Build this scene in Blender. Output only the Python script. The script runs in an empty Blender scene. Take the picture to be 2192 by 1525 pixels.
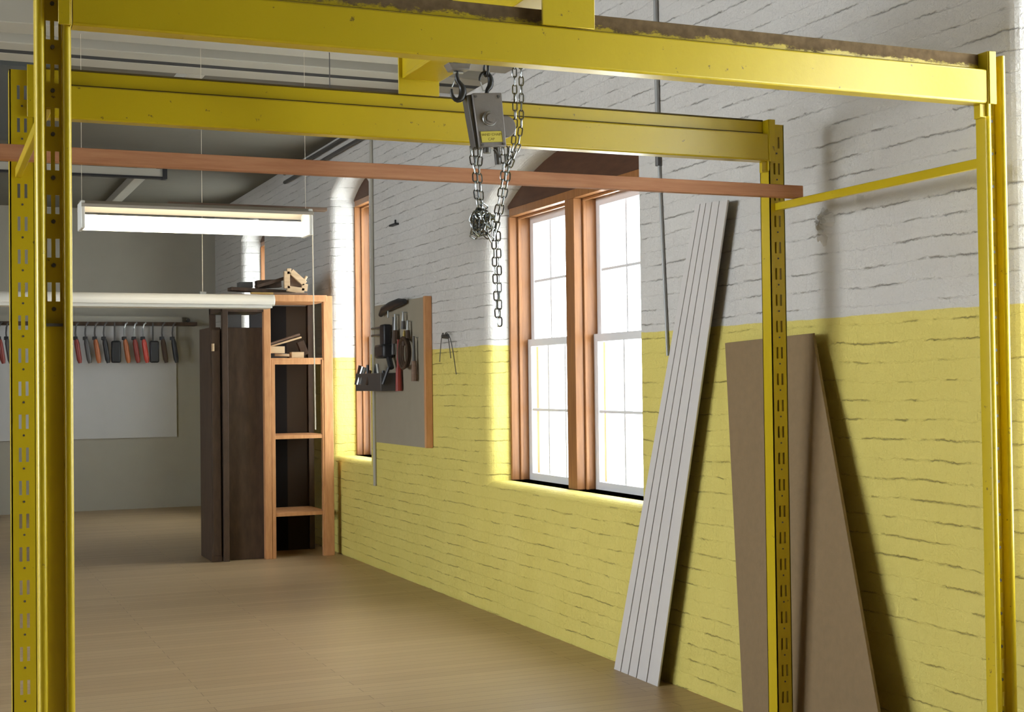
import bpy, bmesh, math, random
import numpy as np
from mathutils import Vector, Matrix
random.seed(7)
C = bpy.context.scene
COL = C.collection
CH = 1.45                                   # camera height above the floor; local heights below are relative to it

# ---------------------------------------------------------------- camera
F_PX, YAW, PIT, ROLL = 2961.02, 0.40166, 0.019331, -0.012567
f = Vector((math.sin(YAW)*math.cos(PIT), math.cos(YAW)*math.cos(PIT), math.sin(PIT)))
r = Vector((math.cos(YAW), -math.sin(YAW), 0)); u = r.cross(f)
c_, s_ = math.cos(ROLL), math.sin(ROLL)
R_, U_ = c_*r + s_*u, -s_*r + c_*u
cd = bpy.data.cameras.new('camera'); cam = bpy.data.objects.new('camera', cd); COL.objects.link(cam)
cd.sensor_fit = 'HORIZONTAL'; cd.sensor_width = 36; cd.lens = F_PX/2192*36; cd.clip_start = .05
cam.matrix_world = Matrix(((R_.x, U_.x, -f.x, 0), (R_.y, U_.y, -f.y, 0), (R_.z, U_.z, -f.z, CH), (0, 0, 0, 1)))
C.camera = cam

# ---------------------------------------------------------------- world, daylight, exposure
w = bpy.data.worlds.new('overcast_sky'); C.world = w; w.use_nodes = True
nt = w.node_tree; bg = nt.nodes['Background']
bg.inputs[0].default_value = (.93, .97, 1.0, 1); bg.inputs[1].default_value = 14.0
C.view_settings.view_transform = 'Standard'; C.view_settings.look = 'None'
C.view_settings.gamma = 1; C.view_settings.exposure = -0.22; C.view_settings.use_curve_mapping = False

def daylight(name, loc, rot, sx, sz, power, col=(.95, .98, 1)):
    l = bpy.data.lights.new(name, 'AREA'); l.shape = 'RECTANGLE'; l.size = sx; l.size_y = sz
    l.energy = power; l.color = col
    o = bpy.data.objects.new(name, l); COL.objects.link(o); o.location = loc; o.rotation_euler = rot
    return o
PI = math.pi
# near-window daylight and added left fill; each lamp sits outside its opening, facing in
daylight('daylight_near_window', (3.95, 2.46, CH+.5), (0, PI/2, 0), 2.1, 1.9, 70)        # window just beyond the right edge of the frame
daylight('daylight_left_fill', (-7.4, 4.9, CH+.55), (0, -PI/2, 0), 2.0, 4.8, 400, (.80, .90, 1))  # unseen source on the left, added to light the right wall

# ---------------------------------------------------------------- helpers
class MB:
    def __init__(s): s.v = []; s.f = []; s.m = []; s.sm = []
    def add(s, vs, fs, m=0, sm=False):
        b = len(s.v); s.v += [tuple(x) for x in vs]
        for q in fs: s.f.append(tuple(b+i for i in q)); s.m.append(m); s.sm.append(sm)
        return s
    def box(s, x0, x1, y0, y1, z0, z1, m=0):
        vs = [(x, y, z) for x in (x0, x1) for y in (y0, y1) for z in (z0, z1)]
        return s.add(vs, [(0, 1, 3, 2), (4, 6, 7, 5), (0, 4, 5, 1), (2, 3, 7, 6), (0, 2, 6, 4), (1, 5, 7, 3)], m)
    def obox(s, a, b, w, h, up=(0, 0, 1), m=0):
        a, b = Vector(a), Vector(b); t = (b-a).normalized(); up = Vector(up)
        x = t.cross(up).normalized(); y = x.cross(t).normalized()
        vs = [p + x*i*w/2 + y*j*h/2 for p in (a, b) for i in (-1, 1) for j in (-1, 1)]
        return s.add(vs, [(0, 1, 3, 2), (4, 6, 7, 5), (0, 4, 5, 1), (2, 3, 7, 6), (0, 2, 6, 4), (1, 5, 7, 3)], m)
    def tube(s, pts, rad, seg=8, closed=False, m=0, up=(.13, .21, .97)):
        pts = [Vector(p) for p in pts]; n = len(pts)
        if not hasattr(rad, '__len__'): rad = [rad]*n
        vs = []
        for i, p in enumerate(pts):
            if closed: t = pts[(i+1) % n]-pts[i-1]
            else: t = pts[min(i+1, n-1)]-pts[max(i-1, 0)]
            t.normalize(); x = t.cross(Vector(up))
            if x.length < 1e-4: x = t.cross(Vector((1, 0, 0)))
            x.normalize(); y = x.cross(t)
            for k in range(seg):
                a = 2*PI*k/seg; vs.append(p + (x*math.cos(a)+y*math.sin(a))*rad[i])
        fs = []
        for i in range(n if closed else n-1):
            j = (i+1) % n
            for k in range(seg): fs.append((i*seg+k, i*seg+(k+1) % seg, j*seg+(k+1) % seg, j*seg+k))
        if not closed: fs += [tuple(range(seg))[::-1], tuple((n-1)*seg+k for k in range(seg))]
        return s.add(vs, fs, m, True)
    def prism(s, poly, d, m=0):            # poly: 3D loop, d: extrusion vector
        d = Vector(d); p = [Vector(q) for q in poly]; n = len(p)
        vs = p+[q+d for q in p]
        return s.add(vs, [tuple(range(n))[::-1], tuple(range(n, 2*n))]+[(i, (i+1) % n, n+(i+1) % n, n+i) for i in range(n)], m)
    def build(s, name, mats, parent=None, bevel=0, loc=None):
        me = bpy.data.meshes.new(name); me.from_pydata(s.v, [], s.f)
        if not isinstance(mats, (list, tuple)): mats = [mats]
        for k in mats: me.materials.append(k)
        me.polygons.foreach_set('material_index', s.m); me.polygons.foreach_set('use_smooth', s.sm)
        bm = bmesh.new(); bm.from_mesh(me); bmesh.ops.recalc_face_normals(bm, faces=bm.faces); bm.to_mesh(me); bm.free()
        me.set_sharp_from_angle(angle=math.radians(38))
        o = bpy.data.objects.new(name, me); COL.objects.link(o)
        if parent:
            o.parent = parent; o.matrix_parent_inverse = Matrix.Translation(parent.location).inverted() if parent.type == 'EMPTY' else Matrix()
        if bevel:
            b = o.modifiers.new('edges', 'BEVEL'); b.width = bevel; b.segments = 2; b.limit_method = 'ANGLE'
            b.harden_normals = False
        return o
def tag(o, label, cat, group=None, kind=None):
    o['label'] = label; o['category'] = cat
    if group: o['group'] = group
    if kind: o['kind'] = kind
    return o
def thing(name, loc, label, cat, group=None):
    o = bpy.data.objects.new(name, None); COL.objects.link(o); o.location = loc; o.empty_display_size = .1
    return tag(o, label, cat, group)
def struct(o): o['kind'] = 'structure'; return o
def Zf(z): return z+CH

# ---------------------------------------------------------------- materials
def mat(name, col, rough=.5, metal=0, bump=0, bscale=30, var=0, vscale=4, spec=.5, coat=0):
    m = bpy.data.materials.new(name); m.use_nodes = True; t = m.node_tree; b = t.nodes['Principled BSDF']
    b.inputs['Base Color'].default_value = (*col, 1); b.inputs['Roughness'].default_value = rough
    b.inputs['Metallic'].default_value = metal; b.inputs['Specular IOR Level'].default_value = spec
    b.inputs['Coat Weight'].default_value = coat
    tc = t.nodes.new('ShaderNodeTexCoord')
    if var:
        n = t.nodes.new('ShaderNodeTexNoise'); n.inputs['Scale'].default_value = vscale; n.inputs['Detail'].default_value = 6
        t.links.new(tc.outputs['Object'], n.inputs['Vector'])
        mx = t.nodes.new('ShaderNodeMixRGB'); mx.inputs[1].default_value = (*[c*(1-var) for c in col], 1)
        mx.inputs[2].default_value = (*[min(1, c*(1+var)) for c in col], 1)
        t.links.new(n.outputs['Fac'], mx.inputs[0]); t.links.new(mx.outputs[0], b.inputs['Base Color'])
    if bump:
        n = t.nodes.new('ShaderNodeTexNoise'); n.inputs['Scale'].default_value = bscale; n.inputs['Detail'].default_value = 5
        t.links.new(tc.outputs['Object'], n.inputs['Vector'])
        bp = t.nodes.new('ShaderNodeBump'); bp.inputs['Strength'].default_value = bump; bp.inputs['Distance'].default_value = .01
        t.links.new(n.outputs['Fac'], bp.inputs['Height']); t.links.new(bp.outputs[0], b.inputs['Normal'])
    return m
def math_node(t, op, a, b=None, clamp=False):
    n = t.nodes.new('ShaderNodeMath'); n.operation = op; n.use_clamp = clamp
    for i, x in enumerate((a, b)):
        if x is None: continue
        if isinstance(x, (int, float)): n.inputs[i].default_value = x
        else: t.links.new(x, n.inputs[i])
    return n.outputs[0]
def noise(t, vec, scale, detail=4, rough=.5, scl=None):
    if scl:
        mp = t.nodes.new('ShaderNodeMapping'); mp.inputs['Scale'].default_value = scl; t.links.new(vec, mp.inputs['Vector']); vec = mp.outputs[0]
    n = t.nodes.new('ShaderNodeTexNoise'); n.inputs['Scale'].default_value = scale; n.inputs['Detail'].default_value = detail
    n.inputs['Roughness'].default_value = rough; t.links.new(vec, n.inputs['Vector']); return n.outputs['Fac']
def ramp(t, fac, stops):
    n = t.nodes.new('ShaderNodeValToRGB'); e = n.color_ramp.elements
    e[0].position, e[0].color = stops[0][0], (*stops[0][1], 1) if hasattr(stops[0][1], '__len__') else (*[stops[0][1]]*3, 1)
    e[1].position, e[1].color = stops[-1][0], (*stops[-1][1], 1) if hasattr(stops[-1][1], '__len__') else (*[stops[-1][1]]*3, 1)
    for p, c in stops[1:-1]:
        k = e.new(p); k.color = (*c, 1) if hasattr(c, '__len__') else (c, c, c, 1)
    t.links.new(fac, n.inputs[0]); return n.outputs[0]
def mixc(t, fac, a, b):
    n = t.nodes.new('ShaderNodeMixRGB')
    for i, x in enumerate((fac, a, b)):
        if isinstance(x, (int, float)): n.inputs[i].default_value = x
        elif isinstance(x, tuple): n.inputs[i].default_value = (*x, 1)
        else: t.links.new(x, n.inputs[i])
    return n.outputs[0]

def brick_paint():
    """painted brick: cream white above a yellow dado, ragged mortar joints"""
    m = bpy.data.materials.new('painted_brick'); m.use_nodes = True; t = m.node_tree; b = t.nodes['Principled BSDF']
    geo = t.nodes.new('ShaderNodeNewGeometry'); sp = t.nodes.new('ShaderNodeSeparateXYZ'); t.links.new(geo.outputs['Position'], sp.inputs[0])
    pos = geo.outputs['Position']
    wob = math_node(t, 'MULTIPLY', math_node(t, 'SUBTRACT', noise(t, pos, 2.6, 3), .5), .035)
    wob2 = math_node(t, 'MULTIPLY', math_node(t, 'SUBTRACT', noise(t, pos, 28, 5, .7), .5), .022)
    run = math_node(t, 'ADD', sp.outputs[0], sp.outputs[1])
    zz = math_node(t, 'ADD', math_node(t, 'ADD', sp.outputs[2], wob), wob2)
    cx = t.nodes.new('ShaderNodeCombineXYZ'); t.links.new(run, cx.inputs[0]); t.links.new(zz, cx.inputs[1])
    br = t.nodes.new('ShaderNodeTexBrick'); br.inputs['Scale'].default_value = 1; br.inputs['Brick Width'].default_value = .215
    br.inputs['Row Height'].default_value = .072; br.inputs['Mortar Size'].default_value = .0055; br.inputs['Mortar Smooth'].default_value = .9
    t.links.new(cx.outputs[0], br.inputs['Vector'])
    mort = br.outputs['Fac']
    # a bed joint only: rows
    row = math_node(t, 'FRACT', math_node(t, 'DIVIDE', zz, .072))
    d = math_node(t, 'ABSOLUTE', math_node(t, 'SUBTRACT', row, .5))          # .5 at joints
    joint = math_node(t, 'MULTIPLY', math_node(t, 'SUBTRACT', d, .44), 16.6, True)
    fine = math_node(t, 'MULTIPLY', math_node(t, 'SUBTRACT', d, .478), 45, True)
    patch = ramp(t, noise(t, pos, 5.0, 5, .65, (1, 1, 3.2)), [(.50, 0.0), (.60, 1.0)])
    crack = math_node(t, 'MULTIPLY', fine, patch)
    h = math_node(t, 'SUBTRACT', math_node(t, 'MULTIPLY', noise(t, pos, 9, 6, .6), 1.0), math_node(t, 'MULTIPLY', joint, math_node(t, 'ADD', math_node(t, 'MULTIPLY', patch, .6), .05)))
    h = math_node(t, 'SUBTRACT', h, math_node(t, 'MULTIPLY', mort, .05))
    h = math_node(t, 'ADD', h, math_node(t, 'MULTIPLY', noise(t, pos, 70, 5, .7), .28))
    bp = t.nodes.new('ShaderNodeBump'); bp.inputs['Strength'].default_value = .75; bp.inputs['Distance'].default_value = .022
    t.links.new(h, bp.inputs['Height']); t.links.new(bp.outputs[0], b.inputs['Normal'])
    edge = math_node(t, 'ADD', sp.outputs[2], math_node(t, 'MULTIPLY', math_node(t, 'SUBTRACT', noise(t, pos, 5, 3), .5), .02))
    dado = math_node(t, 'MULTIPLY', math_node(t, 'SUBTRACT', CH+.2419, edge), 250, True)
    white = mixc(t, noise(t, pos, 2.2, 4), (.575, .55, .51), (.67, .65, .61))
    yel = mixc(t, noise(t, pos, 3, 4), (.66, .55, .13), (.74, .63, .18))
    base = mixc(t, dado, white, yel)
    base = mixc(t, math_node(t, 'MULTIPLY', crack, .78), base, (.16, .13, .10))
    t.links.new(base, b.inputs['Base Color']); b.inputs['Roughness'].default_value = .62; b.inputs['Specular IOR Level'].default_value = .3
    return m
M = {}
M['brick'] = brick_paint()
M['plaster'] = mat('grey_painted_plaster', (.36, .335, .275), .8, bump=.3, bscale=6, var=.06, spec=.2)
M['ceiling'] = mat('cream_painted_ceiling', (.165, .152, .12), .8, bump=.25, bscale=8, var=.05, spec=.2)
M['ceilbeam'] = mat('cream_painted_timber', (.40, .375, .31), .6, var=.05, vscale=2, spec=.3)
M['dim'] = mat('old_unpainted_brick', (.16, .10, .07), .9, bump=.3, bscale=9, var=.2)
M['gapshade'] = mat('dark_gap', (.03, .03, .03), .8)
def yellow_steel(name, grime_z=None):
    m = bpy.data.materials.new(name); m.use_nodes = True; t = m.node_tree; b = t.nodes['Principled BSDF']
    geo = t.nodes.new('ShaderNodeNewGeometry'); pos = geo.outputs['Position']
    sp = t.nodes.new('ShaderNodeSeparateXYZ'); t.links.new(pos, sp.inputs[0])
    base = mixc(t, noise(t, pos, 3.5, 4), (.48, .375, .006), (.58, .455, .010))
    chips = ramp(t, noise(t, pos, 34, 6, .65), [(.672, 0.0), (.69, 1.0)])
    base = mixc(t, math_node(t, 'MULTIPLY', chips, .8), base, (.10, .07, .035))
    if grime_z:
        g = math_node(t, 'MULTIPLY', math_node(t, 'SUBTRACT', sp.outputs[2], grime_z), 22, True)
        n = noise(t, pos, 13, 9, .8, (1, 1, 2.0))
        n2 = math_node(t, 'ADD', math_node(t, 'MULTIPLY', g, .55), n)
        gm = ramp(t, n2, [(.58, 0.0), (.68, 1.0)])
        gate = math_node(t, 'GREATER_THAN', sp.outputs[2], grime_z)
        dirt = mixc(t, noise(t, pos, 40, 4), (.05, .032, .028), (.24, .16, .10))
        base = mixc(t, math_node(t, 'MULTIPLY', math_node(t, 'MULTIPLY', gm, gate), .95), base, dirt)
        worn = math_node(t, 'MULTIPLY', gm, gate)
    t.links.new(base, b.inputs['Base Color']); b.inputs['Roughness'].default_value = .42; b.inputs['Coat Weight'].default_value = .8; b.inputs['Coat Roughness'].default_value = .30; b.inputs['Specular Tint'].default_value = (1, .9, .4, 1); b.inputs['Coat Tint'].default_value = (1, .93, .6, 1)
    b.inputs['Specular IOR Level'].default_value = .55
    if grime_z:
        t.links.new(math_node(t, 'ADD', math_node(t, 'MULTIPLY', worn, .45), .42), b.inputs['Roughness'])
        t.links.new(math_node(t, 'MULTIPLY', math_node(t, 'SUBTRACT', 1.0, worn), .8), b.inputs['Coat Weight'])
        t.links.new(math_node(t, 'MULTIPLY', math_node(t, 'SUBTRACT', 1.15, worn), .5), b.inputs['Specular IOR Level'])
    bp = t.nodes.new('ShaderNodeBump'); bp.inputs['Strength'].default_value = .12; bp.inputs['Distance'].default_value = .01
    t.links.new(noise(t, pos, 22, 4), bp.inputs['Height']); t.links.new(bp.outputs[0], b.inputs['Normal'])
    return m
M['seam'] = mat('dark_grime_and_shadow_line', (.09, .065, .02), .8, spec=.2)
M['yel'] = yellow_steel('yellow_enamelled_steel')
M['yelgrime'] = yellow_steel('yellow_steel_with_worn_dirty_top', CH+.951)
def wood(name, a, b_, rough=.55, axis=(1, 1, 12), sc=6):
    m = bpy.data.materials.new(name); m.use_nodes = True; t = m.node_tree; b = t.nodes['Principled BSDF']
    tc = t.nodes.new('ShaderNodeTexCoord')
    n1 = noise(t, tc.outputs['Object'], sc, 6, .6, axis)
    t.links.new(mixc(t, ramp(t, n1, [(.3, 0.0), (.7, 1.0)]), a, b_), b.inputs['Base Color']); b.inputs['Roughness'].default_value = rough
    b.inputs['Specular IOR Level'].default_value = .3
    return m
M['fir'] = wood('varnished_fir_window_frame', (.22, .09, .028), (.33, .145, .05), .35, (8, 8, .6))
M['archwood'] = wood('dark_stained_plywood', (.06, .025, .013), (.09, .04, .02), .6, (2, 1, 6))
M['bar'] = wood('reddish_rough_sawn_timber', (.40, .17, .085), (.52, .26, .14), .7, (.8, 6, 10))
M['pine'] = wood('pine_shelf_timber', (.48, .22, .09), (.62, .32, .14), .5, (6, 6, 1))
M['pale'] = wood('pale_offcut_wood', (.50, .34, .19), (.62, .45, .27), .6, (1, 4, 8))
M['brown'] = wood('dark_brown_wood', (.055, .035, .022), (.09, .055, .035), .6, (4, 4, 1))
M['oldwood'] = wood('weathered_brown_wood', (.15, .095, .065), (.24, .16, .11), .7, (1, 3, 6))
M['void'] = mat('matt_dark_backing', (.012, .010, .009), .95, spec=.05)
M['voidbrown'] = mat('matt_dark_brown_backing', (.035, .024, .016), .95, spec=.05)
M['floor'] = None
M['white'] = mat('white_painted_sash', (.72, .72, .73), .4, spec=.4)
M['white2'] = mat('white_enamelled_metal', (.66, .65, .60), .35, spec=.5)
M['steel'] = mat('galvanised_steel', (.50, .52, .52), .38, metal=.9)
M['chain'] = mat('zinc_plated_chain', (.34, .36, .36), .27, metal=1, var=.12, vscale=60)
M['cast'] = mat('grey_enamelled_casting', (.19, .172, .157), .42, metal=.25, var=.08, vscale=25, bump=.1, bscale=60)
M['castdark'] = mat('dark_grey_steel', (.10, .095, .09), .45, metal=.4)
M['black'] = mat('black_painted_metal', (.02, .02, .022), .45)
M['hookm'] = mat('black_forged_steel', (.045, .045, .045), .4, metal=.6)
M['red'] = mat('red_plastic_handle', (.26, .035, .022), .4)
M['orange'] = mat('orange_plastic_handle', (.42, .12, .03), .4)
M['cond'] = mat('grey_conduit', (.33, .33, .32), .5, metal=.3)
M['pvc'] = mat('ivory_siding', (.60, .57, .54), .5, var=.04)
M['groove'] = mat('dark_groove', (.10, .10, .10), .8)
M['osb'] = mat('brown_hardboard', (.23, .155, .075), .75, var=.12, vscale=30, bump=.2, bscale=60)
M['label'] = mat('yellow_label', (.55, .47, .06), .45)
M['ink'] = mat('label_ink', (.23, .19, .03), .5)
M['toolboard'] = mat('grey_brown_hardboard', (.30, .26, .19), .7, var=.07, vscale=8)
M['panelwhite'] = mat('grey_white_wall_panel', (.50, .49, .47), .6, var=.05)
M['cord'] = mat('pale_cord', (.62, .55, .42), .7)
def floor_mat():
    m = bpy.data.materials.new('worn_maple_floorboards'); m.use_nodes = True; t = m.node_tree; b = t.nodes['Principled BSDF']
    tc = t.nodes.new('ShaderNodeTexCoord'); br = t.nodes.new('ShaderNodeTexBrick')
    br.inputs['Scale'].default_value = 1; br.inputs['Brick Width'].default_value = 1.9; br.inputs['Row Height'].default_value = .082
    br.inputs['Mortar Size'].default_value = .0015; br.offset = .37
    br.inputs['Color1'].default_value = (.42, .29, .155, 1); br.inputs['Color2'].default_value = (.50, .36, .20, 1); br.inputs['Mortar'].default_value = (.16, .10, .05, 1)
    t.links.new(tc.outputs['Object'], br.inputs['Vector'])
    g = noise(t, tc.outputs['Object'], 5, 6, .6, (.7, 9, 1))
    t.links.new(mixc(t, math_node(t, 'MULTIPLY', g, .35), br.outputs['Color'], (.28, .19, .10)), b.inputs['Base Color'])
    b.inputs['Roughness'].default_value = .42
    return m
M['floor'] = floor_mat()
def glass_mat():
    m = bpy.data.materials.new('window_glass'); m.use_nodes = True; t = m.node_tree; t.nodes.clear()
    o = t.nodes.new('ShaderNodeOutputMaterial'); tr = t.nodes.new('ShaderNodeBsdfTransparent'); tr.inputs[0].default_value = (.95, .97, .97, 1)
    gl = t.nodes.new('ShaderNodeBsdfGlossy'); gl.inputs['Roughness'].default_value = .03
    mx = t.nodes.new('ShaderNodeMixShader'); mx.inputs[0].default_value = .05
    t.links.new(tr.outputs[0], mx.inputs[1]); t.links.new(gl.outputs[0], mx.inputs[2]); t.links.new(mx.outputs[0], o.inputs[0])
    return m
M['glass'] = glass_mat()
def emit(name, col, st):
    m = bpy.data.materials.new(name); m.use_nodes = True; b = m.node_tree.nodes['Principled BSDF']
    b.inputs['Base Color'].default_value = (.9, .9, .9, 1); b.inputs['Emission Color'].default_value = (*col, 1); b.inputs['Emission Strength'].default_value = st
    return m
M['tube_on'] = emit('lit_fluorescent_tube', (1, .90, .70), 5)

# ---------------------------------------------------------------- the room
UW, UL, V0, V1, ZC = 3.283, -7.0, -6.0, 17.0, 2.13
def arch(va, vb, zs, rise, n=14):
    c, hw = (va+vb)/2, (vb-va)/2
    return [(va+(vb-va)*i/n, zs+rise*(1-((va+(vb-va)*i/n-c)/hw)**2)) for i in range(n+1)]
OPEN = [  # v near, v far, sill, spring, rise, depth
    (1.44, 3.495, -.62, 1.60, .25, .36), (6.125, 8.14, -.62, 1.13, .25, .36),
    (10.675, 11.775, -.62, 1.63, .17, .36), (14.375, 15.475, -.62, 1.63, .17, .36)]
def wall_right():
    mb = MB(); RR = .06; k = 6
    lo, hi = Zf(-CH), Zf(ZC)
    edges = [V0]
    for (a, b, s, sp, ri, dp) in OPEN: edges += [a, b]
    edges.append(V1)
    def outline(a, b, s, sp, ri, off):      # closed outline, counter in (v,z)
        pts = arch(a-off, b+off, sp, ri+off)
        return [(a-off, s-off)] + pts + [(b+off, s-off)]
    for i in range(0, len(edges), 2):
        a = edges[i]+(RR if i > 0 else 0); b = edges[i+1]-(RR if i+2 < len(edges) else 0)
        nz = 1
        mb.add([(UW, a, lo), (UW, b, lo), (UW, b, hi), (UW, a, hi)], [(0, 1, 2, 3)])
    for (a, b, s, sp, ri, dp) in OPEN:
        o = outline(a, b, s, sp, ri, RR)
        mb.add([(UW, a-RR, lo), (UW, b+RR, lo), (UW, b+RR, Zf(s-RR)), (UW, a-RR, Zf(s-RR))], [(0, 1, 2, 3)])
        ar = o[1:-1]
        for p, q in zip(ar[:-1], ar[1:]):
            mb.add([(UW, p[0], Zf(p[1])), (UW, q[0], Zf(q[1])), (UW, q[0], hi), (UW, p[0], hi)], [(0, 1, 2, 3)])
        # rounded arris then straight reveal
        rings = []
        for j in range(k+1):
            an = PI/2*j/k
            rings.append((RR*(1-math.sin(an)), RR*(1-math.cos(an))))
        rings.append((0, dp))
        prev = None
        for off, dep in rings:
            ring = [(UW+dep, p[0], Zf(p[1])) for p in outline(a, b, s, sp, ri, off)]
            if prev:
                n = len(ring)
                mb.add(prev+ring, [(x, (x+1) % n, n+(x+1) % n, n+x) for x in range(n)], 0, False)
            prev = ring
        n = len(prev)
    # outer skin so no daylight leaks past the frames
    T = UW+.36
    for i in range(0, len(edges), 2):
        mb.box(T, T+.10, edges[i]-.0, edges[i+1]+.0, lo, hi, 1)
    for (a, b, s, sp, ri, dp) in OPEN:
        mb.box(T, T+.10, a, b, lo, Zf(s))
        for p, q in zip(arch(a, b, sp, ri)[:-1], arch(a, b, sp, ri)[1:]):
            mb.box(T, T+.10, p[0], q[0], Zf(min(p[1], q[1])), hi)
    o = mb.build('wall_right', [M['brick'], M['white2']]); return struct(o)
wr = wall_right()
# smooth shading on the rounded arrises
for p in wr.data.polygons: p.use_smooth = False
struct(MB().box(UL-.2, UW+.6, V1, V1+.2, 0, Zf(ZC)).build('wall_back', M['plaster']))
struct(MB().box(UL-.2, UW+.6, V0-.2, V0, 0, Zf(ZC)).build('wall_front', M['dim']))
mb = MB()
LO = [(2.4, 7.4)]  # unseen opening, added so the left fill reaches the right wall
e = [V0, -.5, 1.7, 4.3, 6.5, V1]
for a, b in ((V0, 2.4), (7.4, V1)): mb.box(UL-.2, UL, a, b, 0, Zf(ZC))
for a, b in LO: mb.box(UL-.2, UL, a, b, 0, .85); mb.box(UL-.2, UL, a, b, 3.0, Zf(ZC))
struct(mb.build('wall_left', M['dim']))
struct(MB().box(UL-.2, UW+.6, V0-.2, V1+.2, -.1, 0).build('floor', M['floor']))
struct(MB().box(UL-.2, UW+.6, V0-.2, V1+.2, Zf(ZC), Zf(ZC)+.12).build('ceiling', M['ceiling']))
# painted timbers and trunking across the ceiling
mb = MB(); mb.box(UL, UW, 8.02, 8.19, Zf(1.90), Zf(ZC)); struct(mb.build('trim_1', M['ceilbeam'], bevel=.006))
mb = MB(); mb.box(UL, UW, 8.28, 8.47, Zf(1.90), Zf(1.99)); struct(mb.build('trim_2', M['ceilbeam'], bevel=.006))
mb = MB(); mb.box(UL, UW, 8.19, 8.28, Zf(1.903), Zf(ZC)); struct(mb.build('trim_3', M['gapshade']))  # dark filler flush in the gap, standing in for its shade
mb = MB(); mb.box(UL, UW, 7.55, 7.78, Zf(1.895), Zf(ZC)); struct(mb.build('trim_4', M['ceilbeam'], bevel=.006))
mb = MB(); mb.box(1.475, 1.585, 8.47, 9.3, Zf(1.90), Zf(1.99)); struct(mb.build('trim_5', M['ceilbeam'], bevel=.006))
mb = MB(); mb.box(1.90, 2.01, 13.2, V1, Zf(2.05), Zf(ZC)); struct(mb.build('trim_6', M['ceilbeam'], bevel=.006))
mb = MB(); mb.box(-2.2, .72, 8.9, 11.6, Zf(1.97), Zf(ZC)); struct(mb.build('trim_7', mat('dark_grey_board', (.07, .075, .07), .8)))

# ---------------------------------------------------------------- windows
def window(idx, a, b, sill, head, uf, units, archfill=True, zmeet=None, spring=None, rise=None):
    """fir box frame set back in the reveal, painted double hung sashes deep inside it"""
    root = bpy.data.objects.new('window_%d' % idx, None); COL.objects.link(root); root.location = (uf, (a+b)/2, Zf(sill)); struct(root)
    ug = uf+.165
    fr = MB(); jw = .022
    fr.box(uf, ug+.03, a, a+jw, Zf(sill), Zf(head)); fr.box(uf, ug+.03, b-jw, b, Zf(sill), Zf(head))
    fr.box(uf, ug+.03, a+jw, b-jw, Zf(head), Zf(head)+.05)
    fr.box(uf-.02, ug+.03, a, b, Zf(sill)-.04, Zf(sill)); 
    bays = []
    if units == 2:
        c0, c1 = 7.17+(a-6.125), 7.285+(a-6.125)
        fr.box(uf, ug+.03, c0, c1, Zf(sill), Zf(head)); bays = [(a+jw, c0), (c1, b-jw)]
    else: bays = [(a+jw, b-jw)]
    # stop beads
    for p, q in bays:
        for y in (p, q-.015): fr.box(uf+.055, uf+.075, y, y+.015, Zf(sill), Zf(head))
        fr.box(uf+.055, uf+.075, p, q, Zf(head)-.015, Zf(head))
    fr.build('frame', M['fir'], root, bevel=.003)
    if archfill:
        n = 16; pts = [(uf, a, Zf(head)+.05)]+[(uf, p[0], Zf(p[1])+.01) for p in arch(a-.01, b+.01, spring, rise)]+[(uf, b, Zf(head)+.05)]
        MB().prism(pts, (.03, 0, 0)).build('arch_panel', M['archwood'], root)
    zm = zmeet
    for (p, q) in bays:
        for k, (z0, z1, uo) in enumerate(((zm-.02, head, .025), (sill, zm+.025, 0))):
            s = MB(); u0 = ug-.045+uo; u1 = u0+.035; st = .05
            s.box(u0, u1, p, p+st, Zf(z0), Zf(z1)); s.box(u0, u1, q-st, q, Zf(z0), Zf(z1))
            s.box(u0, u1, p+st, q-st, Zf(z1)-.045, Zf(z1)); s.box(u0, u1, p+st, q-st, Zf(z0), Zf(z0)+.045)
            mw = .016
            zc = (z0+z1)/2
            s.box(u0+.006, u1-.006, p+st, q-st, Zf(zc)-mw/2, Zf(zc)+mw/2)
            for fr_ in (1/3, 2/3):
                y = p+st+(q-p-2*st)*fr_
                s.box(u0+.008, u1-.008, y-mw/2, y+mw/2, Zf(z0)+.04, Zf(z1)-.04)
            so = s.build('sash', M['white'], root)
            g = MB().box(u0+.015, u0+.018, p+st-.005, q-st+.005, Zf(z0)+.04, Zf(z1)-.04).build('pane', M['glass'])
            g.parent = so; 
    return root
window(1, 6.125, 8.14, -.62, 1.06, 3.44, 2, True, .25, 1.13, .25)
window(2, 10.675, 11.775, -.62, 1.57, 3.50, 1, True, .40, 1.63, .17)
window(3, 14.375, 15.475, -.62, 1.57, 3.50, 1, True, .40, 1.63, .17)
window(4, 1.44, 3.495, -.62, 1.55, 3.44, 2, True, .40, 1.60, .25)

# ---------------------------------------------------------------- the yellow rack gantry
FV, BV = 3.33, 4.50
rack = thing('pallet_rack', (1.65, 3.9, 0), 'large yellow steel pallet rack frame with slotted posts, spanning the front of the picture', 'rack')
PITCH = .1016
def slotted_plate(x0, x1, y0, y1, zb, zt, zslot0, sh=.044, sw=.0095, gap=.009, edge=None):
    """plate with two columns of real slots"""
    m = MB(); c = (x0+x1)/2
    a, b_, c_, d = c-gap/2-sw, c-gap/2, c+gap/2, c+gap/2+sw
    m.box(x0, a, y0, y1, zb, zt); m.box(b_, c_, y0, y1, zb, zt); m.box(d, x1, y0, y1, zb, zt)
    z = zb; s = zslot0
    while s > zb+.1: s -= PITCH
    while s < zt-.02:
        for p, q in ((a, b_), (c_, d)): m.box(p, q, y0, y1, z, s)
        z = s+sh; s += PITCH
    for p, q in ((a, b_), (c_, d)): m.box(p, q, y0, y1, z, zt)
    return m
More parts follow.
